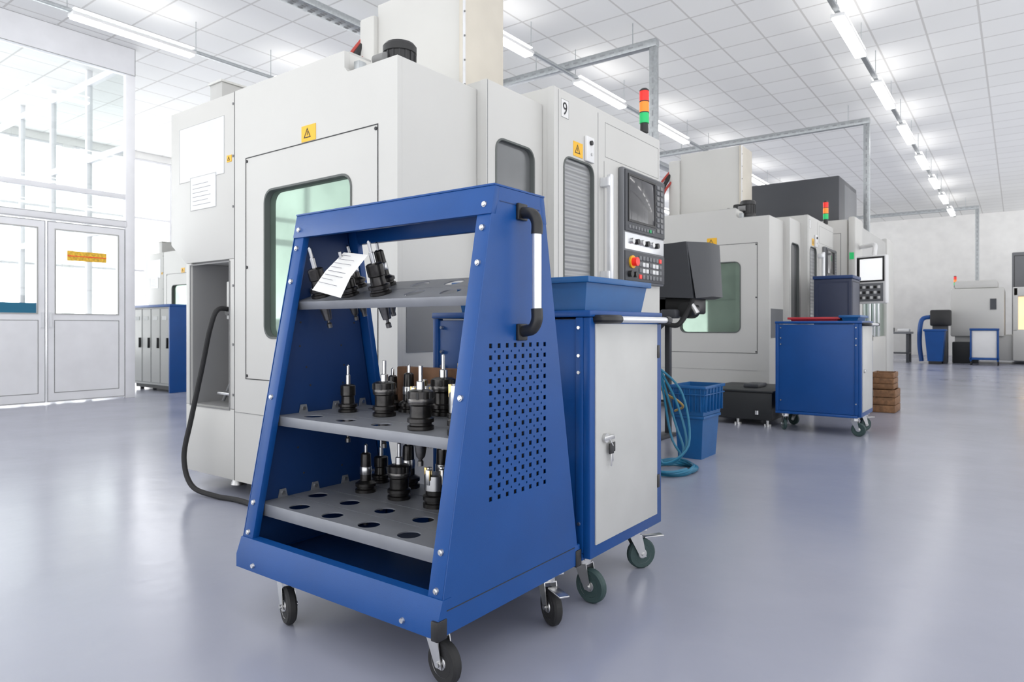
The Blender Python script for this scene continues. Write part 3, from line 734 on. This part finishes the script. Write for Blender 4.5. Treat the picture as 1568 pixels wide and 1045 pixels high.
def woodcrate(x0, x1, y0, y1, z0, z1):
    b = B('wooden_crate')
    n = 3; h = (z1-z0)/n
    for k in range(n):
        a, c = z0+k*h+.004, z0+(k+1)*h-.004
        b.box(x0, x1, y0, y0+.015, a, c, WOOD, .002); b.box(x0, x1, y1-.015, y1, a, c, WOOD, .002)
        b.box(x0, x0+.015, y0+.015, y1-.015, a, c, WOOD, .002); b.box(x1-.015, x1, y0+.015, y1-.015, a, c, WOOD, .002)
    for xx in (x0+.015, x1-.035):
        for yy in (y0+.015, y1-.035): b.box(xx, xx+.02, yy, yy+.02, z0, z1, WOOD, .001)
    b.box(x0+.015, x1-.015, y0+.015, y1-.015, z0, z0+.01, WOOD, 0); b.finish()
woodcrate(-1.43, -1.15, 9.0, 9.45, 0, .27); woodcrate(-1.41, -1.17, 9.05, 9.42, .271, .47)

# ------------------------------------------------------------------ third machine: enclosed machining centre
b = B('cnc_machining_center')
b.box(-3.4, -2.01, 10.96, 14.69, .08, 2.60, WHITE, .03)
b.box(-2.0, -1.9, 10.92, 11.5, .1, 2.63, WHITE, .03); b.box(-2.0, -1.9, 13.9, 14.7, .1, 2.62, WHITE, .03)
b.box(-2.0, -1.92, 11.5, 13.9, .1, .85, WHITE, .02); b.box(-2.0, -1.92, 11.5, 13.9, 2.1, 2.55, WHITE2, .02)
b.box(-1.99, -1.96, 11.5, 13.9, .85, 2.1, GLASSG, 0)
for y in (12.25, 12.7, 13.1): b.box(-1.96, -1.91, y-.03, y+.03, .85, 2.1, ALU, .01)
b.flat('y', 10.92, -1, -1.98, -1.92, 2.0, 2.1, GRN, .004)
b.outline('y', 10.96, -1, -3.2, -2.1, .5, 2.4, SEAMG, .008)
b.box(-2.6, -1.95, 11.0, 14.6, 0, .1, TANK, .01)
b.box(-3.6, -2.23, 11.5, 12.9, 2.5, 3.37, DGREY, .02); b.box(-2.4, -2.225, 11.9, 12.9, 2.5, 3.30, MGREY, .02)
b.box(-3.5, -2.5, 12.92, 13.2, 2.5, 2.9, WHITE2, .02)
b.tube([(-1.95, 11.3, 2.2), (-1.75, 11.1, 2.2), (-1.6, 10.6, 2.15), (-1.56, 10.3, 2.0), (-1.56, 10.25, 1.85)], .03, WPL)
Mm = T((-1.56, 10.12, 1.66)) @ R(-20, 'Z')
b.box(-.20, .20, -.04, .05, -.34, .30, WPL, .02, Mm); b.box(-.185, .185, -.047, -.038, -.05, .28, BLACK, .004, Mm); b.box(-.14, .16, -.052, -.045, -.03, .255, SCREENW, 0, Mm)
b.box(-.17, .17, -.05, -.038, -.31, -.07, MGREY, .004, Mm)
for i in range(6):
    for j in range(3): b.box(-.15+.05*i, -.115+.05*i, -.056, -.048, -.28+.07*j, -.245+.07*j, WPL if (i+j) % 2 else BLACK, .002, Mm)
b.finish()

# ------------------------------------------------------------------ far end machines
b = B('cnc_lathe')
Y = 22.9
b.box(-1.55, -.30, Y, 24.6, .75, 2.1, WHITE, .05)
b.box(-1.45, 2.2, Y+.1, 24.6, .1, .8, WHITE2, .03); b.box(-1.5, -.9, Y-.05, Y+.2, 0, .6, TANK, .02)
b.box(-.12, .85, Y, Y+.1, .1, .95, WHITE, .02); b.box(-.12, 0, Y, Y+.1, .9, 2.1, WHITE, .02); b.box(.75, .9, Y, Y+.1, .9, 2.1, WHITE, .02)
b.box(-.12, .9, Y, 24.5, 1.85, 2.1, WHITE, .03); b.box(0, .76, Y+.4, Y+.45, .9, 1.85, WARM, 0)
b.box(-.1, .9, Y+.1, Y+.45, .85, .95, ALU, 0); b.cyl((.2, Y+.15, 1.2), (.5, Y+.15, 1.2), .12, STEEL)
b.box(.9, 2.2, Y, 24.5, .8, 2.1, WHITE, .03)
b.box(-1.45, -.45, Y+.05, 24.3, 2.1, 2.32, WHITE, .05); b.box(-.62, -.48, Y-.02, Y, 1.5, 1.8, DGREY, 0)
signal(b, -1.45, Y+.3, 2.1)
b.finish()
b = B('electrical_cabinet')
b.box(-.15, 1.3, 25.2, 26.0, .1, 3.25, MGREY, .03); b.box(-.1, 1.25, 25.24, 25.96, 0, .1, BLACK, 0)
b.outline('y', 25.2, -1, -.1, .55, .2, 3.15, SEAM, .015); b.outline('y', 25.2, -1, .6, 1.25, .2, 3.15, SEAM, .015)
b.finish()
b = B('waste_bin')
b.quadprism([(-2.0, 21.8, 0.08), (-1.66, 21.8, .08), (-1.66, 22.2, .08), (-2.0, 22.2, .08), (-2.07, 21.72, .9), (-1.6, 21.72, .9), (-1.6, 22.28, .9), (-2.07, 22.28, .9)], BLUE)
b.box(-2.1, -1.57, 21.7, 22.3, .9, .96, BLUE, .02); b.cyl((-2.0, 22.2, .09), (-1.94, 22.2, .09), .09, RUB); b.cyl((-1.72, 22.2, .09), (-1.66, 22.2, .09), .09, RUB)
b.box(-1.98, -1.68, 21.8, 21.95, 0, .1, RUB, .01)
b.finish()
b = B('control_console')
b.box(-1.95, -1.58, 22.5, 22.8, 0, 1.1, DGREY, .03); b.box(-2.0, -1.5, 22.4, 22.75, 1.05, 1.5, BLACK, .04)
b.tube([(-2.0, 22.5, 1.3), (-2.2, 22.4, 1.2), (-2.25, 22.4, .6), (-2.2, 22.4, .05)], .06, BLUE)
b.finish()
b = B('parts_cart')
b.box(-1.05, -.40, 21.9, 22.4, .92, .98, BLUE, .01); b.box(-1.0, -.45, 21.93, 22.38, .2, .92, WPL, .01)
for x in (-1.04, -.45):
    for y in (21.9, 22.36): b.box(x, x+.04, y, y+.04, .1, .95, BLUE, .005); b.cyl((x+.01, y+.02, .05), (x+.04, y+.02, .05), .05, RUB)
b.box(-1.05, -.40, 21.9, 22.4, .14, .2, BLUE, .01); b.finish()
b = B('workbench')
b.box(-4.1, -2.45, 22.2, 22.9, .82, .88, MGREY, .01); b.box(-4.0, -2.5, 22.25, 22.85, .25, .29, DGREY, .01)
for x in (-4.05, -2.57):
    for y in (22.25, 22.78): b.box(x, x+.07, y, y+.07, 0, .84, DGREY, .005)
b.box(-3.3, -2.9, 22.35, 22.7, .88, 1.0, DGREY, .02); b.box(-2.8, -2.5, 22.35, 22.7, .88, .97, WPL, .02)
b.finish()
b = B('cnc_grinding_machine')
b.box(-5.6, -3.9, 25.4, 27.4, .1, 2.3, WHITE, .04); b.box(-5.5, -4.0, 25.5, 27.3, 0, .1, TANK, 0)
b.plate(rr(-5.3, -4.3, .95, 1.95, .08), [rr(-5.22, -4.38, 1.03, 1.87, .06)], 'y', 25.38, 25.41, SEAMG); b.box(-5.25, -4.35, 25.39, 25.405, 1.0, 1.9, GLASSD, 0)
signal(b, -4.1, 25.8, 2.3); b.finish()

b = B('locker_cabinet')
b.box(-11.6, -10.40, 5.2, 5.62, .10, 1.32, WHITE2, .006); b.box(-11.62, -10.36, 5.18, 5.64, 1.32, 1.36, BLUE, .004)
b.box(-10.40, -10.36, 5.18, 5.64, 0, 1.32, BLUE, .004); b.box(-11.6, -10.4, 5.25, 5.6, .04, .1, BLACK, 0)
for i in range(4):
    x = -11.58+.295*i; b.outline('y', 5.2, -1, x, x+.285, .13, 1.30, SEAMG, .008); b.box(x+.22, x+.25, 5.17, 5.2, .68, .84, BLACK, .004)
    b.box(x+.06, x+.2, 5.195, 5.2, 1.12, 1.18, PAPER, 0)
for x in (-11.5, -10.5): b.cyl((x, 5.3, 0), (x, 5.3, .06), .03, BLACK); b.cyl((x, 5.5, 0), (x, 5.5, .06), .03, BLACK)
b.finish()

# ------------------------------------------------------------------ world (bright overcast sky, brighter towards the window side; lower half brightened to light the ceiling) & camera
w = bpy.data.worlds.new('World'); sc.world = w; w.use_nodes = True
nt = w.node_tree; bg = nt.nodes['Background']
tc = nt.nodes.new('ShaderNodeTexCoord'); sp = nt.nodes.new('ShaderNodeSeparateXYZ'); mr = nt.nodes.new('ShaderNodeMapRange')
nt.links.new(tc.outputs['Generated'], sp.inputs[0]); nt.links.new(sp.outputs['Z'], mr.inputs['Value'])
mr.inputs['From Min'].default_value = -.04; mr.inputs['From Max'].default_value = .06
mr.inputs['To Min'].default_value = 3.5; mr.inputs['To Max'].default_value = 1.5
m2 = nt.nodes.new('ShaderNodeMapRange'); nt.links.new(sp.outputs['X'], m2.inputs['Value'])
m2.inputs['From Min'].default_value = -.68; m2.inputs['From Max'].default_value = -.95
m2.inputs['To Min'].default_value = 0.0; m2.inputs['To Max'].default_value = 3.6
ad = nt.nodes.new('ShaderNodeMath'); ad.operation = 'ADD'
nt.links.new(mr.outputs['Result'], ad.inputs[0]); nt.links.new(m2.outputs['Result'], ad.inputs[1])
nt.links.new(ad.outputs[0], bg.inputs['Strength'])
bg.inputs['Color'].default_value = (.975, .985, 1, 1)

cam = bpy.data.cameras.new('camera'); co = bpy.data.objects.new('camera', cam); sc.collection.objects.link(co)
cam.sensor_width = 36; cam.lens = 1040/1568*36; cam.shift_y = -20.5/1568
co.location = (0, 0, 1.0); co.rotation_euler = (math.pi/2, 0, math.radians(36.7))
cam.clip_start = .05; cam.clip_end = 200
cam.dof.use_dof = True; cam.dof.focus_distance = 2.3; cam.dof.aperture_fstop = 7
sc.camera = co
